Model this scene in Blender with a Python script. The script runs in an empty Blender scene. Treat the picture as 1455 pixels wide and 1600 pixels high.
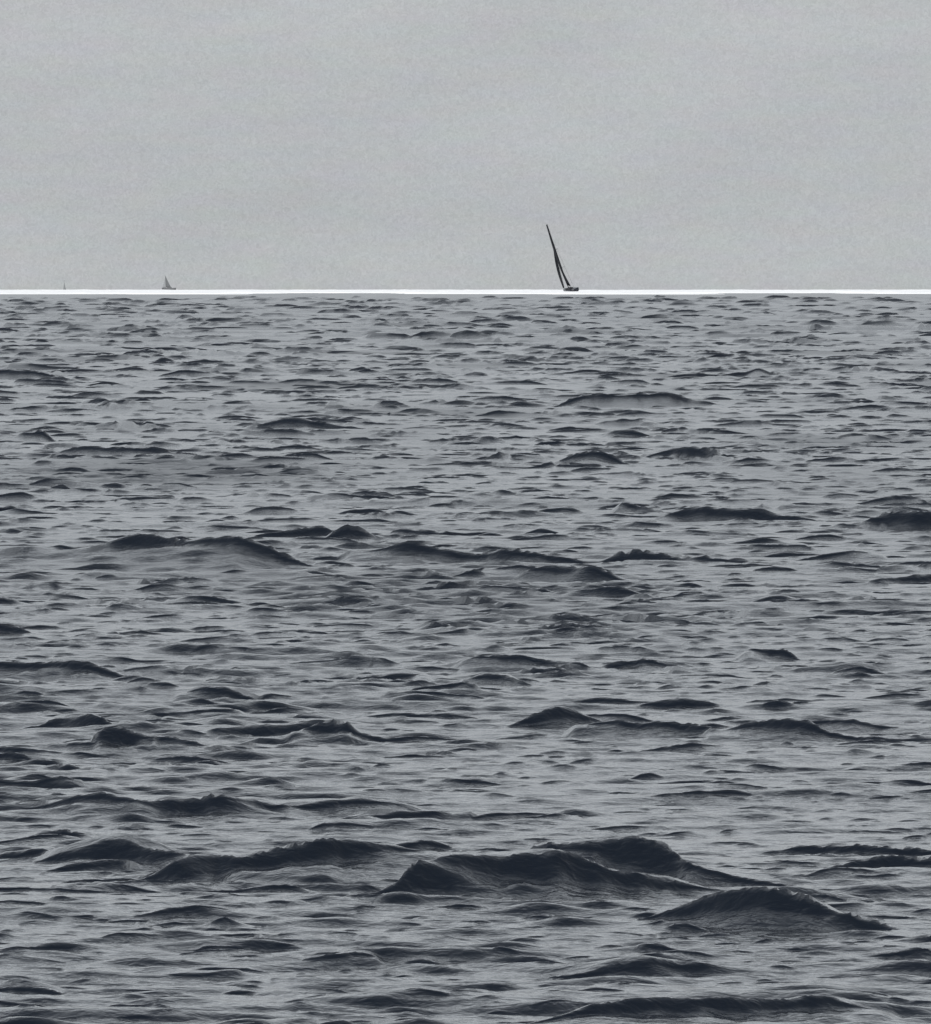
import bpy, bmesh, math, random
import numpy as np
from mathutils import Vector, Matrix

# ------------------------------------------------------------------ camera, sky, sun
scene = bpy.context.scene
FOV = 6.0
PX = FOV * math.pi / 180 / 1600          # angle of one photograph pixel (tele lens)
EYE = 2.0                                # metres above the sea
R_EARTH = 6.371e6
DIP = math.sqrt(2 * EYE / R_EARTH)       # the sea falls away with the curve of the earth
HORIZON_ROW, MID_ROW, MID_COL = 453.0, 800.0, 727.5
PITCH = DIP + (MID_ROW - HORIZON_ROW) * PX

cam_data = bpy.data.cameras.new('camera')
cam_data.sensor_fit = 'VERTICAL'
cam_data.angle = math.radians(FOV)
cam_data.clip_start, cam_data.clip_end = 0.5, 60000
cam = bpy.data.objects.new('camera', cam_data)
scene.collection.objects.link(cam)
cam.location = (0, 0, EYE)
cam.rotation_euler = (math.pi / 2 - PITCH, 0, 0)
scene.camera = cam

SUN_EL, SUN_AZ = math.radians(36), math.radians(205)   # azimuth clockwise from +Y: behind the camera, a little left
world = bpy.data.worlds.new('World')
scene.world = world
world.use_nodes = True
nt = world.node_tree
nt.nodes.clear()
N, L = nt.nodes.new, nt.links.new
tc = N('ShaderNodeTexCoord')
sep = N('ShaderNodeSeparateXYZ'); L(tc.outputs['Generated'], sep.inputs[0])
mx = N('ShaderNodeMath'); mx.operation = 'MAXIMUM'; mx.inputs[1].default_value = 0.03
L(sep.outputs['Z'], mx.inputs[0])
cmb = N('ShaderNodeCombineXYZ')
L(sep.outputs['X'], cmb.inputs[0]); L(sep.outputs['Y'], cmb.inputs[1]); L(mx.outputs[0], cmb.inputs[2])
nrm = N('ShaderNodeVectorMath'); nrm.operation = 'NORMALIZE'; L(cmb.outputs[0], nrm.inputs[0])
sky = N('ShaderNodeTexSky'); sky.sky_type = 'NISHITA'; sky.sun_disc = False
sky.sun_elevation, sky.sun_rotation = SUN_EL, SUN_AZ
sky.air_density, sky.dust_density = 1.0, 3.0
L(nrm.outputs[0], sky.inputs['Vector'])
hsv = N('ShaderNodeHueSaturation'); hsv.inputs['Saturation'].default_value = 0.25; hsv.inputs['Value'].default_value = 1.0
L(sky.outputs[0], hsv.inputs['Color'])
# overcast layer: grey, bright belt above view added to lighten water, dark overhead
ramp = N('ShaderNodeValToRGB')
cr = ramp.color_ramp
cr.elements[0].position, cr.elements[0].color = 0.0, (4.65, 4.84, 4.97, 1)
cr.elements[1].position, cr.elements[1].color = 1.0, (2.6, 2.9, 3.25, 1)
for p, c in ((0.013, (4.53, 4.74, 4.92, 1)), (0.035, (4.85, 5.03, 5.18, 1)), (0.08, (7.1, 7.5, 7.85, 1)), (0.16, (8.6, 9.1, 9.6, 1)),
             (0.35, (7.6, 8.1, 8.6, 1)), (0.65, (3.8, 4.15, 4.6, 1))):
    e = cr.elements.new(p); e.color = c
L(sep.outputs['Z'], ramp.inputs[0])
mix = N('ShaderNodeMix'); mix.data_type = 'RGBA'; mix.inputs['Factor'].default_value = 0.85
L(hsv.outputs[0], mix.inputs['A']); L(ramp.outputs[0], mix.inputs['B'])
# soft mottling of the cloud layer, broad bands plus fine grain
mp = N('ShaderNodeMapping'); mp.inputs['Scale'].default_value = (1, 1, 4); L(tc.outputs['Generated'], mp.inputs[0])
n1 = N('ShaderNodeTexNoise'); n1.inputs['Scale'].default_value = 26; n1.inputs['Detail'].default_value = 4
L(mp.outputs[0], n1.inputs['Vector'])
n2 = N('ShaderNodeTexNoise'); n2.inputs['Scale'].default_value = 2600; n2.inputs['Detail'].default_value = 2
n2.inputs['Distortion'].default_value = 1.5
L(tc.outputs['Generated'], n2.inputs['Vector'])
m1 = N('ShaderNodeMapRange'); m1.inputs['From Min'].default_value = 0.25; m1.inputs['From Max'].default_value = 0.75
m1.inputs['To Min'].default_value = 0.94; m1.inputs['To Max'].default_value = 1.06; L(n1.outputs[0], m1.inputs[0])
m2 = N('ShaderNodeMapRange'); m2.inputs['From Min'].default_value = 0.25; m2.inputs['From Max'].default_value = 0.75
m2.inputs['To Min'].default_value = 0.90; m2.inputs['To Max'].default_value = 1.10; L(n2.outputs[0], m2.inputs[0])
mm = N('ShaderNodeMath'); mm.operation = 'MULTIPLY'; L(m1.outputs[0], mm.inputs[0]); L(m2.outputs[0], mm.inputs[1])
vm = N('ShaderNodeVectorMath'); vm.operation = 'SCALE'
L(mix.outputs['Result'], vm.inputs[0]); L(mm.outputs[0], vm.inputs['Scale'])
n3 = N('ShaderNodeTexNoise'); n3.inputs['Scale'].default_value = 160; n3.inputs['Detail'].default_value = 3
L(mp.outputs[0], n3.inputs['Vector'])
tint = N('ShaderNodeMix'); tint.data_type = 'RGBA'; tint.inputs['Factor'].default_value = 0.05      # faint warm and cool patches
L(n3.outputs['Color'], tint.inputs['B']); tint.inputs['A'].default_value = (0.5, 0.5, 0.5, 1)
tm = N('ShaderNodeVectorMath'); tm.operation = 'MULTIPLY'; L(vm.outputs[0], tm.inputs[0])
t2 = N('ShaderNodeVectorMath'); t2.operation = 'SCALE'; t2.inputs['Scale'].default_value = 2.0
L(tint.outputs['Result'], t2.inputs[0]); L(t2.outputs[0], tm.inputs[1])
bg = N('ShaderNodeBackground'); bg.inputs['Strength'].default_value = 0.1
L(tm.outputs[0], bg.inputs['Color'])
wo = N('ShaderNodeOutputWorld'); L(bg.outputs[0], wo.inputs[0])

sun_data = bpy.data.lights.new('sun', 'SUN')
sun_data.energy, sun_data.angle, sun_data.color = 2.3, math.radians(14), (1.0, 0.97, 0.93)
sun = bpy.data.objects.new('sun', sun_data)
scene.collection.objects.link(sun)
sdir = Vector((math.sin(SUN_AZ) * math.cos(SUN_EL), math.cos(SUN_AZ) * math.cos(SUN_EL), math.sin(SUN_EL)))
sun.rotation_euler = (-sdir).to_track_quat('-Z', 'Y').to_euler()
scene.view_settings.view_transform = 'Standard'
scene.view_settings.look = 'None'
scene.view_settings.exposure = 0.14
scene.view_settings.gamma = 1.0
scene.view_settings.use_curve_mapping = False

# ------------------------------------------------------------------ helpers
C = scene.collection
rng = np.random.default_rng(11)
random.seed(5)

def range_of(row):
    """distance along the sea of the mean water surface seen at a photograph row"""
    t = np.tan(PITCH + (np.asarray(row, float) - MID_ROW) * PX)
    return (t - np.sqrt(np.maximum(t * t - 2 * EYE / R_EARTH, 0))) * R_EARTH

def curve_z(x, y):
    return -(x * x + y * y) / (2 * R_EARTH)

def principled(name, col, rough, **kw):
    m = bpy.data.materials.new(name); m.use_nodes = True
    b = m.node_tree.nodes['Principled BSDF']
    b.inputs['Base Color'].default_value = (*col, 1); b.inputs['Roughness'].default_value = rough
    for k, v in kw.items(): b.inputs[k].default_value = v
    return m

def noisy(m, scale, lo, hi):
    """small variation of a plain colour"""
    t = m.node_tree; b = t.nodes['Principled BSDF']
    c = b.inputs['Base Color'].default_value[:3]
    tc = t.nodes.new('ShaderNodeTexCoord'); n = t.nodes.new('ShaderNodeTexNoise')
    n.inputs['Scale'].default_value = scale; n.inputs['Detail'].default_value = 4
    t.links.new(tc.outputs['Object'], n.inputs['Vector'])
    r = t.nodes.new('ShaderNodeValToRGB'); r.color_ramp.elements[0].position = .3; r.color_ramp.elements[1].position = .7
    r.color_ramp.elements[0].color = (*[v * lo for v in c], 1); r.color_ramp.elements[1].color = (*[min(1, v * hi) for v in c], 1)
    t.links.new(n.outputs[0], r.inputs[0]); t.links.new(r.outputs[0], b.inputs['Base Color'])
    return m

def tag(o, label=None, cat=None, kind=None, group=None):
    if label: o['label'] = label
    if cat: o['category'] = cat
    if kind: o['kind'] = kind
    if group: o['group'] = group
    return o

def mesh_obj(name, verts, faces, mat, parent=None, smooth=True):
    me = bpy.data.meshes.new(name); me.from_pydata([tuple(v) for v in verts], [], faces); me.update()
    me.materials.append(mat)
    if smooth: me.polygons.foreach_set('use_smooth', [True] * len(me.polygons))
    o = bpy.data.objects.new(name, me); C.objects.link(o)
    if parent: o.parent = parent
    return o

# ------------------------------------------------------------------ sea
sea_mat = principled('sea_water', (0.004, 0.007, 0.013), 0.05, IOR=1.333)
t = sea_mat.node_tree; b = t.nodes['Principled BSDF']
geo = t.nodes.new('ShaderNodeNewGeometry')
ga = t.nodes.new('ShaderNodeAttribute'); ga.attribute_name = 'gloss'; t.links.new(ga.outputs['Fac'], b.inputs['Roughness'])
stretch = t.nodes.new('ShaderNodeMapping'); stretch.inputs['Scale'].default_value = (0.75, 1, 1)   # ripples a little longer across the wind
t.links.new(geo.outputs['Position'], stretch.inputs[0])
prev = None
for sc, dist, st in ((13.0, 0.020, 0.45), (34.0, 0.007, 0.5)):
    n = t.nodes.new('ShaderNodeTexNoise'); n.inputs['Scale'].default_value = sc
    n.inputs['Detail'].default_value = 2.5; n.inputs['Distortion'].default_value = 0.6
    t.links.new(stretch.outputs[0], n.inputs['Vector'])
    bp = t.nodes.new('ShaderNodeBump'); bp.inputs['Strength'].default_value = st; bp.inputs['Distance'].default_value = dist
    t.links.new(n.outputs[0], bp.inputs['Height'])
    if prev: t.links.new(prev.outputs[0], bp.inputs['Normal'])
    prev = bp
t.links.new(prev.outputs[0], b.inputs['Normal'])

# grid: fine where the photograph looks, wide and coarse to the sides and below
def rows_by(d0, d1, ratio):
    n = int(math.log(d1 / d0) / ratio)
    return d0 * np.exp(np.linspace(0, math.log(d1 / d0), n, endpoint=False))
view_rows = [24.5]
while view_rows[-1] < 5400:                      # steps widen smoothly with distance
    view_rows.append(view_rows[-1] * (1 + float(np.interp(math.log(view_rows[-1]), np.log([24.5, 75, 150, 300, 1200, 5400]), [0.00063, 0.0009, 0.0013, 0.0017, 0.003, 0.006]))))
D = np.concatenate([rows_by(1.5, 24.5, 0.02), view_rows, rows_by(view_rows[-1] * 1.01, 9500, 0.02), [9500.]])
half = 727.5 * PX
core = np.linspace(-half * 1.1, half * 1.1, 292)
wing = core[-1] + np.arange(1, 50) * (core[1] - core[0]) * 2.5
core = np.concatenate([-wing[::-1], core, wing])
side = np.cumsum((core[1] - core[0]) * 1.24 ** np.arange(1, 27))
A = np.concatenate([core[0] - side[::-1], core, core[-1] + side])
A = A[np.abs(A) < 0.7]
NR, NC = len(D), len(A)
Y = np.repeat(D[:, None], NC, 1); X = D[:, None] * A[None, :]
step_r = np.gradient(D); step = np.repeat(step_r[:, None], NC, 1)
stepx = D[:, None] * np.gradient(A)[None, :]
coarse = np.maximum(step, stepx)

def tile(n, size, lmin, lmax, spread, seed):
    """periodic patch of random waves with wavelengths lmin..lmax running towards the viewer; unit rms slope"""
    r = np.random.default_rng(seed)
    k = np.fft.fftfreq(n, size / n) * 2 * math.pi
    ky, kx = np.meshgrid(k, k, indexing='ij')
    kk = np.hypot(kx, ky); kk[0, 0] = 1e-6
    band = np.exp(-((np.log(kk) - math.log(2 * math.pi / math.sqrt(lmin * lmax))) / (0.5 * math.log(lmax / lmin))) ** 4)
    th = np.abs(np.arctan2(kx, ky)); th = np.minimum(th, math.pi - th)
    amp = band * kk ** -2.0 * np.exp(-(th / spread) ** 2)
    amp[0, 0] = 0
    H = amp * (r.normal(size=(n, n)) + 1j * r.normal(size=(n, n)))
    h = np.fft.ifft2(H).real
    sl = np.sqrt(np.mean(np.fft.ifft2(H * 1j * ky).real ** 2 + np.fft.ifft2(H * 1j * kx).real ** 2))
    dx = np.fft.ifft2(H * -1j * kx / kk).real; dy = np.fft.ifft2(H * -1j * ky / kk).real
    # peaked crests, flat troughs
    u = np.exp(0.4 * h / h.std()); u -= u.mean()
    g0, g1 = np.gradient(u, size / n)
    return u / np.sqrt(np.mean(g0 ** 2 + g1 ** 2)), dx / sl, dy / sl

def sample(a, size, x, y):
    n = a.shape[0]
    u = (x / size * n) % n; v = (y / size * n) % n
    i = u.astype(np.int32); j = v.astype(np.int32); fu = u - i; fv = v - j
    i %= n; j %= n; i2 = (i + 1) % n; j2 = (j + 1) % n
    return (a[j, i] * (1 - fu) + a[j, i2] * fu) * (1 - fv) + (a[j2, i] * (1 - fu) + a[j2, i2] * fu) * fv

def sstep(a, b, x):
    q = np.clip((x - a) / (b - a), 0, 1); return q * q * (3 - 2 * q)

# the crests that can be told apart in the photograph: (column, row of the crest, height of the dark face) in photograph
# pixels, turned into metres on the sea
CRESTS = [
 [(0,1331,10),(30,1330,12),(60,1326,12),(72,1325,2)],
 [(60,1345,2),(85,1334,8),(120,1326,12),(160,1318,25),(200,1320,32),(240,1325,28),(265,1333,12),(280,1335,3)],
 [(80,1358,3),(110,1352,7),(160,1349,8),(210,1352,4)],
 [(218,1378,3),(240,1370,12),(270,1352,30),(300,1340,42),(340,1340,40),(375,1345,18),(420,1340,18),(460,1332,16),(500,1323,22),(540,1320,25),(580,1322,20),(620,1328,12),(650,1335,3)],
 [(300,1404,2),(330,1401,5),(370,1398,5),(400,1392,5),(440,1386,5),(470,1383,2)],
 [(581,1410,4),(620,1395,14),(655,1365,44),(690,1348,62),(720,1344,62),(780,1344,60),(840,1340,55),(870,1333,50),(890,1336,48),(920,1350,40),(950,1362,25),(1000,1370,20),(1050,1380,14),(1100,1389,4)],
 [(885,1330,2),(920,1325,14),(960,1324,30),(1000,1324,40),(1040,1332,38),(1060,1345,25),(1075,1355,10),(1090,1362,6),(1140,1374,7),(1200,1380,6),(1260,1388,3)],
 [(1010,1448,3),(1055,1438,10),(1105,1422,22),(1150,1412,30),(1190,1410,29),(1230,1415,26),(1270,1425,20),(1310,1438,14),(1350,1449,10),(1410,1459,3)],
 [(1190,1390,3),(1240,1398,10),(1290,1405,10),(1320,1414,6),(1380,1412,4)],
 [(820,1598,2),(870,1580,8),(930,1562,12),(980,1552,20),(1040,1548,20),(1100,1548,18),(1160,1548,22),(1230,1545,22),(1270,1536,24),(1310,1540,20),(1340,1550,8)],
 [(870,1515,4),(900,1510,10),(960,1500,8),(1010,1496,10),(1060,1504,6),(1100,1510,3)],
 [(1330,1560,3),(1360,1556,8),(1390,1560,3)],
 [(1235,1322,3),(1250,1318,10),(1290,1318,10),(1340,1317,10),(1400,1320,10),(1480,1322,12)],
 [(1290,1356,3),(1340,1345,14),(1380,1338,20),(1420,1337,20),(1490,1338,20)],
 [(600,1355,3),(630,1350,8),(660,1348,6),(690,1342,2)], [(585,1385,4),(600,1382,10),(630,1380,6),(650,1375,2)],
 [(-20,1527,5),(25,1525,10),(60,1526,14),(85,1532,10),(105,1540,2)],
 [(-20,1553,8),(30,1554,8),(55,1556,6),(70,1560,1)], [(355,1535,3),(372,1534,7),(392,1536,3)],
 [(480,1500,3),(510,1495,8),(550,1488,10),(580,1490,4)],
 [(590,1318,4),(640,1305,8),(670,1303,10),(700,1312,6)], [(740,1320,3),(770,1314,7),(810,1322,9),(830,1326,3)],
 [(-20,1231,3),(50,1230,5),(100,1223,6),(108,1222,1)],
 [(48,1250,3),(75,1243,8),(110,1233,12),(140,1226,14),(160,1226,18),(180,1234,14),(215,1240,10),(235,1242,14),(260,1240,30),(290,1242,26),(320,1242,20),(330,1238,16),(360,1238,12),(400,1236,16),(430,1244,10),(470,1244,8),(490,1245,8),(520,1242,10),(560,1240,7),(590,1243,2)],
 [(522,1277,3),(545,1267,8),(580,1260,8),(620,1255,8),(650,1252,6),(700,1248,3)],
 [(160,1161,4),(185,1154,18),(205,1156,24),(228,1162,18),(234,1166,4)], [(225,1163,6),(260,1164,10),(300,1172,10),(318,1179,3)],
 [(310,1191,3),(325,1190,8),(350,1195,6),(375,1199,3)], [(-20,1184,7),(30,1184,8),(50,1190,7),(62,1196,2)],
 [(95,1207,3),(105,1204,7),(118,1206,2)],
 [(38,1133,4),(65,1128,8),(85,1117,18),(115,1116,20),(135,1116,18),(155,1120,10),(175,1133,5)],
 [(65,1107,3),(85,1100,8),(115,1100,4)], [(200,1117,3),(230,1111,8),(260,1107,9),(300,1106,6),(330,1104,5),(360,1106,2)],
 [(180,1123,3),(205,1126,8),(230,1134,6),(240,1138,2)], [(390,1109,3),(410,1106,4),(425,1102,6),(450,1099,6),(470,1102,3)],
 [(480,1132,4),(510,1124,16),(540,1122,18),(560,1136,16),(590,1148,12),(605,1152,6),(650,1150,5),(720,1153,3)],
 [(580,1110,3),(620,1105,8),(660,1108,8),(700,1111,10),(740,1115,3)],
 [(800,1136,3),(830,1124,10),(850,1116,15),(870,1113,16),(895,1116,13),(920,1125,8),(950,1132,3)],
 [(895,1105,3),(920,1101,5),(960,1108,5),(1000,1118,4),(1020,1122,2)],
 [(930,1125,4),(960,1127,9),(1000,1134,9),(1040,1132,10),(1080,1136,14),(1110,1143,8),(1150,1148,10),(1160,1152,2)],
 [(1150,1130,3),(1165,1121,10),(1200,1119,14),(1230,1122,14),(1245,1130,14),(1270,1135,12),(1290,1145,7),(1340,1155,7),(1400,1159,5),(1470,1158,3)],
 [(1255,1112,3),(1290,1113,8),(1330,1125,8),(1380,1140,6),(1400,1142,2)], [(1005,1096,3),(1035,1089,10),(1060,1087,13),(1085,1093,8),(1115,1096,3)],
 [(1200,1098,3),(1215,1094,8),(1235,1097,3)], [(1130,1122,2),(1143,1118,5),(1153,1122,2)],
 [(-20,1025,6),(30,1020,12),(70,1018,14),(110,1023,14),(150,1035,12),(190,1050,10),(210,1058,3)],
 [(200,1075,3),(220,1067,8),(240,1070,5)], [(230,1078,2),(260,1078,5),(275,1080,2)],
 [(300,1066,4),(330,1065,8),(370,1075,10),(400,1085,7),(415,1091,2)],
 [(550,1058,3),(580,1053,10),(610,1050,14),(640,1046,10),(655,1046,3)], [(640,1078,3),(670,1073,6),(700,1070,6),(730,1068,2)],
 [(740,1027,2),(770,1024,4),(790,1022,8),(820,1022,10),(850,1028,14),(880,1032,12),(910,1040,8),(920,1045,2)],
 [(740,1055,3),(760,1050,8),(790,1052,8),(810,1062,8),(830,1070,3)], [(950,1040,4),(975,1035,10),(1010,1028,8),(1040,1037,6),(1080,1044,2)],
 [(1175,1010,3),(1200,1013,8),(1225,1012,16),(1243,1022,10),(1250,1030,2)], [(1310,1046,3),(1345,1042,8),(1385,1052,3)],
 [(1110,952,4),(1130,948,10),(1160,950,10),(1185,954,3)], [(1205,974,2),(1220,970,6),(1240,974,2)], [(-20,985,6),(20,984,8),(45,990,4)],
 [(75,816,3),(110,817,5),(150,818,6),(190,812,18),(220,810,26),(250,813,20),(275,820,20),(300,828,16),(340,837,14),(380,848,16),(420,862,14),(450,876,10),(485,890,2)],
 [(400,835,3),(430,830,10),(460,824,14),(500,820,16),(512,822,14),(516,826,2)], [(500,843,3),(520,834,9),(540,822,14),(556,828,9),(572,834,3)],
 [(600,846,4),(625,844,10),(650,845,14),(680,852,14),(720,862,10),(760,860,12),(800,856,14),(850,864,10),(900,870,6),(940,870,8),(965,860,14),(1000,856,12),(1040,858,10),(1080,860,10),(1130,865,8),(1170,871,8),(1220,875,2)],
 [(620,822,4),(640,822,8),(680,829,7),(730,829,5),(760,828,2)], [(820,828,2),(845,819,10),(858,822,9),(880,830,3)],
 [(890,856,2),(905,854,5),(925,858,2)], [(830,893,3),(860,886,10),(890,884,16),(920,888,12),(950,896,8),(975,905,3)],
 [(700,912,2),(730,905,5),(780,906,7),(812,914,2)],
 [(1050,800,4),(1070,792,16),(1100,790,16),(1140,795,12),(1190,793,18),(1220,800,12),(1260,806,10),(1285,812,2)],
 [(973,786,4),(985,786,12),(1005,794,8),(1018,800,2)], [(905,815,3),(950,818,4),(1000,822,4),(1040,828,2)],
 [(1250,870,3),(1290,862,8),(1340,858,4),(1360,856,1)], [(1340,908,3),(1380,897,8),(1420,893,14),(1480,888,16)],
 [(1358,815,3),(1380,806,20),(1420,804,22),(1490,801,24)], [(1340,785,3),(1380,777,6),(1420,770,6),(1440,772,2)],
 [(1180,893,3),(1210,888,7),(1240,892,3)],
 [(1010,714,3),(1040,706,10),(1070,701,14),(1090,699,16),(1110,701,14),(1130,709,9),(1150,716,3)],
 [(870,632,3),(900,617,8),(930,609,8),(960,609,7),(1000,606,9),(1030,608,8),(1055,612,12),(1080,622,6),(1110,628,3)],
 [(840,694,2),(850,690,8),(880,690,4)], [(880,712,4),(900,702,8),(930,698,10),(950,700,14),(975,715,8),(985,722,3)],
 [(780,730,3),(830,730,4),(860,723,6),(870,716,2)], [(870,728,3),(900,728,6),(935,728,6),(940,729,1)], [(690,722,2),(730,718,5),(765,718,4)],
 [(763,716,3),(775,706,12),(790,710,8),(795,714,2)],
 [(380,663,3),(410,658,7),(440,651,9),(470,650,8),(500,655,10),(540,663,7),(575,668,4)],
 [(100,704,3),(130,697,6),(180,697,8),(220,701,4),(240,698,12),(262,703,10),(268,708,2)], [(290,712,3),(310,712,8),(325,714,6),(350,715,3)],
 [(30,668,3),(50,662,5),(65,667,10),(78,678,10),(85,688,2)], [(185,663,3),(210,657,6),(240,660,6),(265,665,3)],
 [(130,614,3),(155,617,6),(185,627,10),(208,632,5)], [(205,613,3),(225,608,8),(250,610,4)], [(210,626,2),(223,620,8),(235,626,3)],
 [(-20,577,7),(20,577,7),(50,580,5),(110,590,3)], [(245,560,4),(258,557,9),(275,563,4)],
 [(535,602,5),(570,597,6),(610,602,5),(680,600,5),(720,598,6),(760,606,3)], [(550,577,3),(565,572,8),(580,579,3)], [(610,586,3),(660,583,6),(700,585,3)],
 [(690,630,3),(720,625,6),(760,630,3)], [(790,632,3),(820,626,6),(850,630,3)], [(75,762,4),(88,752,12),(105,758,10),(118,764,2)],
 [(370,742,3),(380,737,7),(405,738,8),(425,743,3)], [(160,754,3),(180,752,6),(205,758,2)], [(230,745,2),(270,748,6),(310,762,2)],
 [(-20,792,10),(20,792,10),(32,798,3)], [(320,813,3),(340,808,8),(358,814,3)], [(530,801,3),(550,795,8),(590,796,5),(600,799,2)],
 [(830,802,3),(850,796,8),(880,792,8),(900,797,3)],
 [(1050,587,3),(1080,584,4),(1120,585,5),(1150,580,9),(1165,582,6),(1185,574,4),(1205,578,8),(1222,586,2)],
 [(1290,600,3),(1305,594,7),(1325,597,2)], [(1340,628,3),(1355,624,5),(1370,628,2)], [(1255,672,2),(1330,671,4),(1400,667,5),(1420,669,2)],
 [(1130,710,2),(1180,706,4),(1230,707,4)], [(1105,556,3),(1125,549,7),(1150,550,3)], [(955,672,3),(990,671,8),(1020,680,4)],
 [(1040,672,6),(1070,666,5)], [(450,708,3),(485,705,6),(520,717,2)], [(780,682,3),(805,680,8),(840,683,3)],
]
# many smaller wavelets between them
wr = random.Random(21)
def scatter(n, row0, row1, wmin, wmax, tmin, tmax):
    for _ in range(n):
        row = wr.uniform(row0, row1); col = wr.uniform(-690, 2145)
        th = tmin * (tmax / tmin) ** (wr.random() ** 1.4); w = max(wmin, min(wmax, th * wr.uniform(11, 32)))
        tilt = wr.gauss(0, 0.05) * w; pk = wr.uniform(0.25, 0.75); arch = wr.gauss(0.1, 0.5) * th
        pts, nq = [], max(5, int(w / 16))
        for i in range(nq):
            q = i / (nq - 1)
            hh = th * (1 - abs((q - pk) / (pk if q < pk else 1 - pk)) ** 1.6) * wr.uniform(0.6, 1.15)
            base = row + tilt * (q - 0.5) - arch * math.sin(math.pi * q)
            pts.append((col + (q - 0.5) * w, base - hh, max(hh, 0.3)))
        CRESTS.append(pts)
scatter(3915, 465, 570, 18, 80, 1.4, 4.2)
scatter(2349, 550, 720, 20, 110, 1.6, 5.0)
scatter(1696, 700, 1000, 24, 140, 1.8, 5.2)
scatter(786, 1000, 1620, 30, 180, 1.8, 6.0)
scatter(12006, 463, 600, 12, 44, 0.9, 2.3)
scatter(9396, 580, 800, 14, 54, 1.0, 2.6)
scatter(6264, 780, 1080, 18, 60, 1.1, 2.8)
scatter(3518, 1060, 1620, 20, 72, 1.2, 3.0)

FACE, BACK, SKIRT = 1 / math.tan(math.radians(36)), 5.0, 11.0
crest_cols = []
for pts in CRESTS:
    p = np.array(pts, float)
    p = p[np.argsort(p[:, 0])]
    e0 = max(4.0, 0.06 * (p[-1, 0] - p[0, 0]))
    cx = np.concatenate([[p[0, 0] - e0], p[:, 0], [p[-1, 0] + e0]])
    th = np.concatenate([[0], p[:, 2], [0]]); tp = np.concatenate([[p[0, 1] + p[0, 2]], p[:, 1], [p[-1, 1] + p[-1, 2]]])
    ext = 1.5 * max(0.0, (tp + th).max() - (tp + th).min()) + 4.0     # room for the flanks to run out
    a0, a1 = np.searchsorted(A, [(cx[0] - ext - MID_COL) * PX, (cx[-1] + ext - MID_COL) * PX])
    if a1 - a0 < 2: continue
    col = A[a0:a1] / PX + MID_COL
    thick = np.interp(col, cx, th); top = np.interp(col, cx, tp)
    out = np.clip(np.maximum(cx[0] - col, col - cx[-1]) / ext, 0, 1)
    fade = 0.5 + 0.5 * np.cos(math.pi * out)
    if a1 - a0 > 6:
        kern = np.array([.25, .5, .25])
        thick = np.convolve(np.pad(thick, 1, 'edge'), kern, 'valid'); top = np.convolve(np.pad(top, 1, 'edge'), kern, 'valid')
    gx = np.arange(cx[0] - ext - 24, cx[-1] + ext + 48, 22.0)
    nz = np.interp(col, gx, rng.normal(size=len(gx)))
    top = top - 0.05 * thick * nz
    f0 = range_of(np.maximum(top + thick, HORIZON_ROW + 4))
    row_b = np.maximum(top + thick, HORIZON_ROW + 4)
    # a crest line may run obliquely, but only so far; the rest of its rise and fall is height
    xw = A[a0:a1] * f0.mean()
    foot = np.min(f0[None, :] + 0.45 * np.abs(xw[:, None] - xw[None, :]), 1)
    if a1 - a0 > 10: foot = np.convolve(np.pad(foot, 4, 'edge'), np.hanning(11)[1:-1] / np.hanning(11)[1:-1].sum(), 'valid')
    tan_b = np.tan(PITCH + (row_b - MID_ROW) * PX); tan_t = np.tan(PITCH + (top - MID_ROW) * PX)
    fall = foot * foot / (2 * R_EARTH)
    zb = np.maximum(EYE - foot * tan_b + fall, 0) * fade             # where the steep face starts
    hf = np.maximum(foot * (tan_b - tan_t), 0) * 1.04 * fade        # and how high it is
    zb = np.minimum(zb, 1.15 * hf.max()); hf = np.where(out > 0, hf * fade, hf)
    flen = FACE * hf * np.sqrt(1 + np.gradient(foot, xw) ** 2)       # length of the face along the line of sight
    crest_cols.append((a0, a1, foot, hf, zb, flen))

# gather grid rows onto the steep faces so that they are carried by the mesh
for a0, a1, foot, Hh, zb, flen in sorted(crest_cols, key=lambda c: float((c[3] / c[2]).max())):   # largest last, so they keep their rows
    st = np.interp(foot, D, step_r)
    c = foot + 0.5 * flen
    W = np.maximum(4.5 * st, 2.0 * flen)
    r0, r1 = np.searchsorted(D, [(c - W).min() - 3 * st.max(), (c + W).max() + 3 * st.max()])
    y = Y[r0:r1, a0:a1]
    u = (y - c) / W
    wgt = np.clip(Hh / (2.0 * PX * foot), 0, 1) * 0.92
    warped = c + W * u * np.abs(u) ** 1.6
    Y[r0:r1, a0:a1] = np.where(np.abs(u) < 1, y * (1 - wgt) + warped * wgt, y)
X = Y * A[None, :]

Z = np.zeros_like(X); DX = np.zeros_like(X); DY = np.zeros_like(X)
far = sstep(150, 450, Y)
gust_t = tile(256, 30, 3, 15, 2.0, 77)[0]; gust_t = gust_t / gust_t.std()
gust = np.clip(1 + 0.28 * sample(gust_t, 30, X * 1.3, Y * 0.35), 0.25, 2.2)
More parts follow.
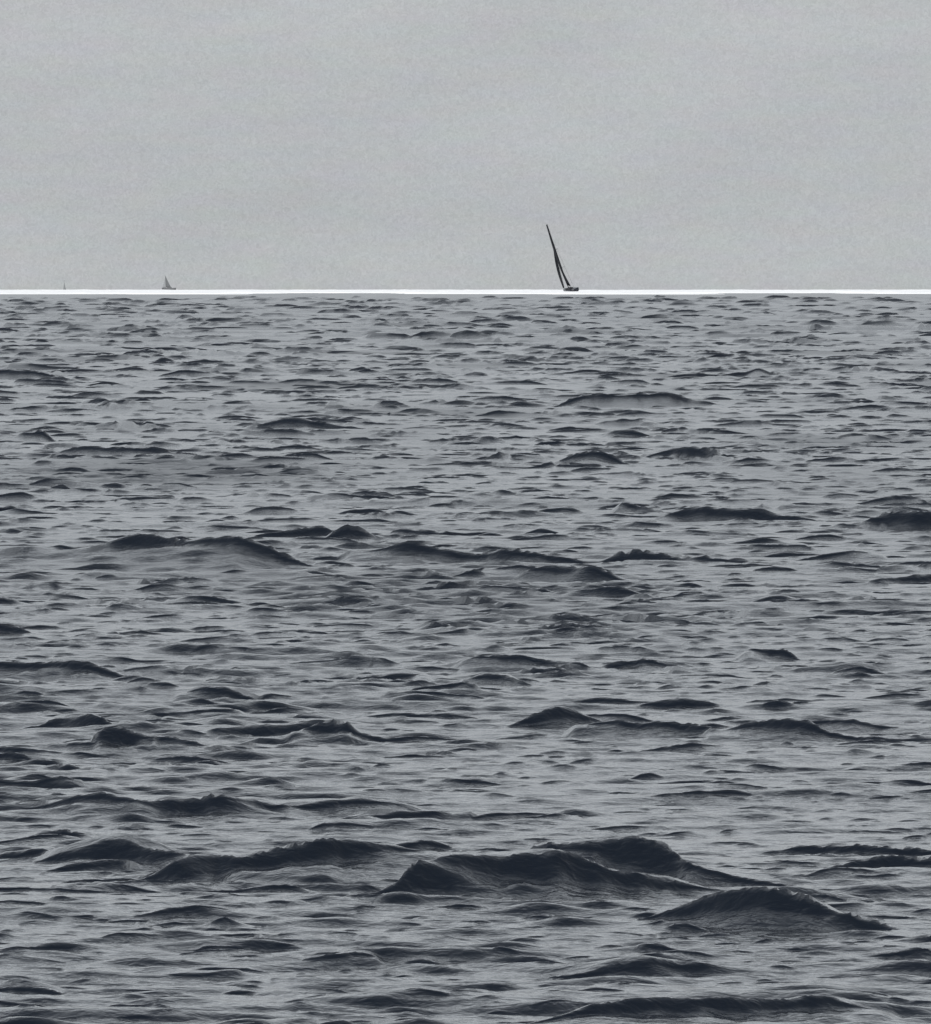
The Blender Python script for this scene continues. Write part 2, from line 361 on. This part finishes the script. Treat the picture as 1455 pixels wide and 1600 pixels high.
#        n     size  lmin  lmax  spread rot  slope
bands = [(1024, 16, 0.10, 0.24, 0.75, 0.12, 0.11),
         (1024, 29, 0.21, 0.50, 0.7, -0.14, 0.09),
         (1024, 57, 0.45, 1.0, 0.6, 0.10, 0.06),
         (1024, 130, 0.95, 2.2, 0.5, -0.06, 0.05),
         (1024, 290, 2.1, 5.0, 0.45, 0.05, 0.045),
         (512, 640, 4.8, 12.0, 0.45, -0.04, 0.03)]
lost = np.full_like(X, 0.012 ** 2)                  # slope variance too fine for the mesh: goes into the gloss
for bi, (n, size, lmin, lmax, spread, rot, slope) in enumerate(bands):
    h, dx, dy = tile(n, size, lmin, lmax, spread, 20 + bi)
    cr_, sr_ = math.cos(rot), math.sin(rot)
    xr, yr = X * cr_ - Y * sr_, X * sr_ + Y * cr_
    lm = math.sqrt(lmin * lmax)
    keep = 1 - sstep(lm / 7.0, lm / 2.2, coarse)   # drop what the grid cannot carry
    a = slope * (gust if bi < 2 else gust * (0.7 + 0.3 * far) if bi == 2 else (0.4 + 0.6 * far) if bi == 3 else (0.25 + 0.75 * far))
    w = a * keep
    lost += (a * 0.24) ** 2 * (1 - keep ** 2)
    Z += w * sample(h, size, xr, yr)
    DX += w * sample(dx, size, xr, yr); DY += w * sample(dy, size, xr, yr)

CR = np.zeros_like(X)
for a0, a1, foot, Hh, zb, flen in crest_cols:
    ztop = zb + Hh
    r0, r1 = np.searchsorted(D, [foot.min() * 0.985 - zb.max() * SKIRT, foot.max() * 1.004 + ztop.max() * BACK * 4])
    q = Y[r0:r1, a0:a1] - foot
    skirt = zb * np.clip(1 + q / np.maximum(zb * SKIRT, 1e-5), 0, 1) ** 1.7
    f = np.clip(q / np.maximum(flen, 1e-5), 0, 1); f = 0.55 * f + 0.45 * f * f * (3 - 2 * f)
    back = ztop * np.exp(-np.maximum(q - flen, 0) / np.maximum(BACK * ztop, 1e-5))
    prof = np.where(q < 0, skirt, np.where(q < flen, zb + f * Hh, back))
    CR[r0:r1, a0:a1] = np.maximum(CR[r0:r1, a0:a1], prof)
calm = 1 + 0.45 * np.clip(CR / 0.07, 0, 1)                 # small chop is rougher on the big faces
ZF = Z * calm + CR
k = 0.7
VX = X + k * DX * 0.6
VY = Y + k * DY - 0.8 * Z - 0.2 * np.clip(CR, 0, 0.3)
VY = np.maximum.accumulate(VY, 0)
VZ = np.minimum.accumulate(ZF - 0.85 * VY, 0) + 0.85 * VY          # no face steeper than about 40 degrees
VZ = VZ + curve_z(X, Y)
verts = np.stack([VX, VY, VZ], -1).reshape(-1, 3).astype(np.float32)
idx = np.arange(NR * NC, dtype=np.int32).reshape(NR, NC)
quads = np.stack([idx[:-1, :-1], idx[:-1, 1:], idx[1:, 1:], idx[1:, :-1]], -1).reshape(-1, 4)
me = bpy.data.meshes.new('sea')
me.vertices.add(len(verts)); me.vertices.foreach_set('co', verts.ravel())
me.loops.add(quads.size); me.loops.foreach_set('vertex_index', quads.ravel())
me.polygons.add(len(quads)); me.polygons.foreach_set('loop_start', np.arange(0, quads.size, 4, dtype=np.int32))
me.polygons.foreach_set('use_smooth', np.ones(len(quads), dtype=bool))
me.update(calc_edges=True)
at = me.attributes.new('gloss', 'FLOAT', 'POINT'); at.data.foreach_set('value', np.sqrt(np.sqrt(2 * lost)).astype(np.float32).ravel())
me.materials.append(sea_mat)
sea = bpy.data.objects.new('sea', me); C.objects.link(sea)
tag(sea, 'dark grey choppy sea reaching to the horizon', kind='structure')
print('sea quads', len(quads), NR, NC)

# ------------------------------------------------------------------ bright line of light along the far sea, painted as added white ridges
glare_mat = noisy(principled('horizon_glare_white', (0.92, 0.93, 0.94), 0.7), 0.05, 0.95, 1.0)
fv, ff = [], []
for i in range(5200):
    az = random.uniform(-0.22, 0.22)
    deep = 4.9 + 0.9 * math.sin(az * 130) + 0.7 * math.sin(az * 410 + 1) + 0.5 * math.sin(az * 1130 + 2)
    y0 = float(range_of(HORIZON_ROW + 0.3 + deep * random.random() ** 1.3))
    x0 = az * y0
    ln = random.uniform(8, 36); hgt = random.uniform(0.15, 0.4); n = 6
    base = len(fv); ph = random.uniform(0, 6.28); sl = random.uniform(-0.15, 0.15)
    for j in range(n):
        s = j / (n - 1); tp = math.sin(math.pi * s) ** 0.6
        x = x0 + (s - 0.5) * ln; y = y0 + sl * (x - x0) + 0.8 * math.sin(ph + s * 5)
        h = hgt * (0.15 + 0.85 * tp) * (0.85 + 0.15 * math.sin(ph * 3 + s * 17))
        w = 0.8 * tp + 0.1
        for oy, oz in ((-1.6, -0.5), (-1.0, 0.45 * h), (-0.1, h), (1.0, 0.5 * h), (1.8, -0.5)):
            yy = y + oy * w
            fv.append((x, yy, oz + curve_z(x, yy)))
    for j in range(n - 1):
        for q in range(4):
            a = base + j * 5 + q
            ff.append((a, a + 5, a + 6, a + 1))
glare = mesh_obj('horizon_glare', fv, ff, glare_mat)
tag(glare, 'bright line of light along the horizon, painted as white ridges', kind='stuff')

# ------------------------------------------------------------------ boats
hull_dark = noisy(principled('silhouette_hull', (0.012, 0.014, 0.022), 0.35), 2, 0.8, 1.2)  # backlit silhouette put into the near boat's dark hull and sail colours
deck_mat = noisy(principled('grey_deck', (0.022, 0.022, 0.026), 0.6), 3, 0.8, 1.2)
carbon = noisy(principled('carbon_spar', (0.015, 0.015, 0.018), 0.4), 4, 0.8, 1.2)
sail_dark = noisy(principled('silhouette_sail', (0.024, 0.027, 0.033), 0.8), 1.2, 0.8, 1.3)
sail_grey = noisy(principled('hazy_pale_sail', (0.33, 0.345, 0.36), 0.85), 1.0, 0.94, 1.04)  # distance haze put into the sail and hull colours of both far boats
sail_main_grey = noisy(principled('hazy_main_sail', (0.18, 0.19, 0.20), 0.85), 1.0, 0.94, 1.04)
hull_grey = noisy(principled('hazy_grey_hull', (0.12, 0.125, 0.135), 0.6), 1.5, 0.9, 1.1)
sail_faint = noisy(principled('hazy_faint_sail', (0.26, 0.275, 0.285), 0.85), 1.0, 0.95, 1.04)
hull_faint = noisy(principled('hazy_faint_hull', (0.24, 0.25, 0.275), 0.6), 1.5, 0.94, 1.05)

def hull(loa, beam, free, draft, mat, parent, stern=0.75):
    """loft of sections from transom (-x) to bow (+x), closed by a deck"""
    ns, nq = 17, 9
    v, f = [], []
    for i in range(ns):
        s = i / (ns - 1); x = -loa / 2 + loa * s
        bw = beam / 2 * (stern + (1 - stern) * math.sin(min(s / 0.45, 1) * math.pi / 2)) * (1 if s < 0.45 else max(0.012, 1 - ((s - 0.45) / 0.55) ** 2.1))
        dz = free * (1 + 0.18 * (2 * s - 1) ** 2 + 0.12 * s)
        dk = draft * max(0.04, math.sin(math.pi * min(1, max(0, s * 0.9 + 0.06))) ** 0.8)
        for q in range(nq):
            th = -math.pi / 2 + math.pi * q / (nq - 1)
            yy = bw * math.copysign(abs(math.sin(th)) ** 0.6, th)
            zz = dz - (dz + dk) * abs(math.cos(th)) ** 0.75
            v.append((x + (0.06 * loa * (zz / dz) * s ** 6), yy, zz))
    for i in range(ns - 1):
        for q in range(nq - 1):
            a = i * nq + q; f.append((a, a + nq, a + nq + 1, a + 1))
        a = i * nq; f.append((a, a + nq - 1, a + 2 * nq - 1, a + nq))
    f.append(tuple(range(nq))); f.append(tuple(reversed(range((ns - 1) * nq, ns * nq))))
    return mesh_obj('hull', v, f, mat, parent)

def tube(name, p0, p1, r0, r1, mat, parent, n=8):
    p0, p1 = Vector(p0), Vector(p1); q = (p1 - p0).to_track_quat('Z', 'Y')
    v = [p0 + q @ Vector((r0 * math.cos(a), r0 * math.sin(a), 0)) for a in [6.2832 * i / n for i in range(n)]]
    v += [p1 + q @ Vector((r1 * math.cos(a), r1 * math.sin(a), 0)) for a in [6.2832 * i / n for i in range(n)]]
    f = [(i, (i + 1) % n, n + (i + 1) % n, n + i) for i in range(n)] + [tuple(reversed(range(n))), tuple(range(n, 2 * n))]
    return mesh_obj(name, v, f, mat, parent)

def sail(name, luff, leech, belly, mat, parent, thick=0.012, nu=9, nv=17):
    """luff, leech: functions of height 0..1 giving points; belly: vector function (height) of the draft"""
    front = []
    for j in range(nv):
        s = j / (nv - 1); a, b_ = Vector(luff(s)), Vector(leech(s)); bl = Vector(belly(s))
        for i in range(nu):
            u = i / (nu - 1)
            front.append(a.lerp(b_, u) + bl * (math.sin(math.pi * u ** 0.75)))
    off = Vector(belly(0.4)).normalized() * thick
    v = front + [p - off for p in front]; m = nu * nv; f = []
    for j in range(nv - 1):
        for i in range(nu - 1):
            a = j * nu + i; f += [(a, a + 1, a + nu + 1, a + nu), (m + a, m + a + nu, m + a + nu + 1, m + a + 1)]
    rim = list(range(nu)) + [j * nu + nu - 1 for j in range(1, nv)] + [(nv - 1) * nu + i for i in range(nu - 2, -1, -1)] + [j * nu for j in range(nv - 2, 0, -1)]
    for a, b_ in zip(rim, rim[1:] + rim[:1]): f.append((b_, a, m + a, m + b_))
    return mesh_obj(name, v, f, mat, parent)

def box(name, c, s, mat, parent, taper=0.8):
    v = []
    for z, k in ((-0.5, 1), (0.5, taper)):
        for x, y in ((-.5, -.5), (.5, -.5), (.5, .5), (-.5, .5)): v.append((c[0] + x * s[0] * k, c[1] + y * s[1] * k, c[2] + z * s[2]))
    f = [(3, 2, 1, 0), (4, 5, 6, 7)] + [(i, (i + 1) % 4, 4 + (i + 1) % 4, 4 + i) for i in range(4)]
    return mesh_obj(name, v, f, mat, parent, smooth=False)

def boat_root(col, dist, heading, heel, label):
    """heading: degrees left of straight away from the viewer"""
    e = bpy.data.objects.new('sailing_yacht', None); C.objects.link(e)
    x = (col - MID_COL) * PX * dist
    e.location = (x, dist, curve_z(x, dist))
    yaw = math.pi / 2 + math.radians(heading)             # local +x is the bow
    e.rotation_mode = 'QUATERNION'
    e.rotation_quaternion = (Matrix.Rotation(yaw, 3, 'Z') @ Matrix.Rotation(math.radians(-heel), 3, 'X')).to_quaternion()
    return tag(e, label, 'sailboat', group='sailing boats on the horizon')

# near boat: heeled over to the left, sails seen edge-on
r = boat_root(892.0, 2470, 15, 19.5, 'dark sailing yacht heeling steeply left with both sails edge-on')
LOA, TOP = 9.4, 18.3
hull(LOA, 2.9, 0.8, 0.45, hull_dark, r)
box('cabin', (0.3, 0, 0.98), (3.2, 1.5, 0.42), deck_mat, r)
mast = tube('mast', (0.7, 0, 0.7), (0.45, 0, TOP), 0.10, 0.05, carbon, r)
tube('spreader', (0.62, -0.85, 6.6), (0.62, 0.85, 6.6), 0.03, 0.03, carbon, mast)
tube('spreader', (0.58, -0.65, 11.4), (0.58, 0.65, 11.4), 0.03, 0.03, carbon, mast)
tube('boom', (0.6, 0.02, 1.95), (-3.6, 0.5, 1.8), 0.08, 0.07, carbon, r)
tube('forestay', (LOA / 2 - 0.15, 0, 1.2), (0.52, 0, 13.4), 0.02, 0.02, carbon, r, 6)
tube('backstay', (-LOA / 2 + 0.1, 0, 1.0), (0.45, 0, TOP - 0.1), 0.008, 0.008, carbon, r, 6)
for s in (-1, 1):
    tube('shroud', (0.4, 1.3 * s, 1.0), (0.55, 0.03 * s, 13.4), 0.015, 0.015, carbon, r, 6)
sail('mainsail', lambda s: (0.58 - 0.1 * s, 0.03, 2.05 + (TOP - 2.2) * s),
     lambda s: (0.5 - (4.0 * (1 - s) ** 0.85 + 0.35 + 0.5 * math.sin(math.pi * s)), 0.05 + 0.45 * (1 - s) + 1.3 * math.sin(math.pi * s * 0.75) * (0.4 + 0.6 * (1 - s)), 1.95 + (TOP - 2.2) * s),
     lambda s: (0.0, 0.42 * (1 - s) * (0.3 + s) * 2 + 0.12, 0), sail_dark, r)
sail('genoa', lambda s: (LOA / 2 - 0.2 - (LOA / 2 - 0.75) * s, 0.03 + 0.10 * math.sin(math.pi * s), 1.3 + 11.9 * s),
     lambda s: (-0.6 + 1.1 * s - 0.3 * math.sin(math.pi * s), 1.35 * (1 - s) ** 0.75 + 0.05 + 0.55 * math.sin(math.pi * s), 1.6 + 11.6 * s),
     lambda s: (0.0, 0.42 * math.sin(math.pi * min(1, 0.25 + 0.75 * s)) + 0.05, 0), sail_dark, r)
tube('rudder', (-LOA / 2 + 0.4, 0, 0.2), (-LOA / 2 + 0.5, 0, -1.2), 0.12, 0.06, hull_dark, r)
tube('keel', (0.2, 0, -0.3), (0.1, 0, -2.0), 0.25, 0.18, hull_dark, r)

# far boat, broadside
def cruiser(col, dist, heading, heel, label, loa, top, mx, foot, sm, sj, hm):
    """mx: mast ahead of midships, foot: length of the boom, both as shares of the length"""
    r = boat_root(col, dist, heading, heel, label)
    hull(loa, loa * 0.33, 1.0, 0.4, hm, r)
    box('cabin', (-0.2, 0, 1.3), (loa * 0.38, loa * 0.18, 0.6), hm, r)
    tube('mast', (loa * mx, 0, 1.0), (loa * mx, 0, top), 0.08, 0.06, sm, r)
    tube('boom', (loa * (mx - 0.01), 0, 1.6), (loa * (mx - foot), 0.25, 1.5), 0.07, 0.06, sm, r)
    sail('mainsail', lambda s: (loa * (mx - 0.01), 0.02, 1.7 + (top - 1.85) * s),
         lambda s: (loa * (mx - 0.015) - loa * foot * (1 - s) ** 1.15 - 0.12, 0.25 + 0.4 * s * (1 - s), 1.6 + (top - 1.75) * s), lambda s: (0, 0.25 * (1 - s) + 0.04, 0), sm, r)
    sail('jib', lambda s: (loa * 0.5 - loa * (0.49 - mx) * s, 0.02, 1.3 + (top - 2.4) * s),
         lambda s: (loa * (mx - 0.06) + loa * 0.06 * s, 0.5 * (1 - s) + 0.03, 1.5 + (top - 2.65) * s), lambda s: (0, 0.3 * (1 - s) + 0.04, 0), sj, r)
    return r
cruiser(264.0, 5400, 80, 4, 'small pale grey sailboat seen side-on, left of the dark yacht', 7.4, 8.1, 0.27, 0.4, sail_main_grey, sail_grey, hull_grey)
cruiser(101.5, 8500, 25, 3, 'faintest and smallest sailboat, near the left edge of the horizon', 7.0, 9.9, 0.12, 0.45, sail_faint, sail_faint, hull_faint)
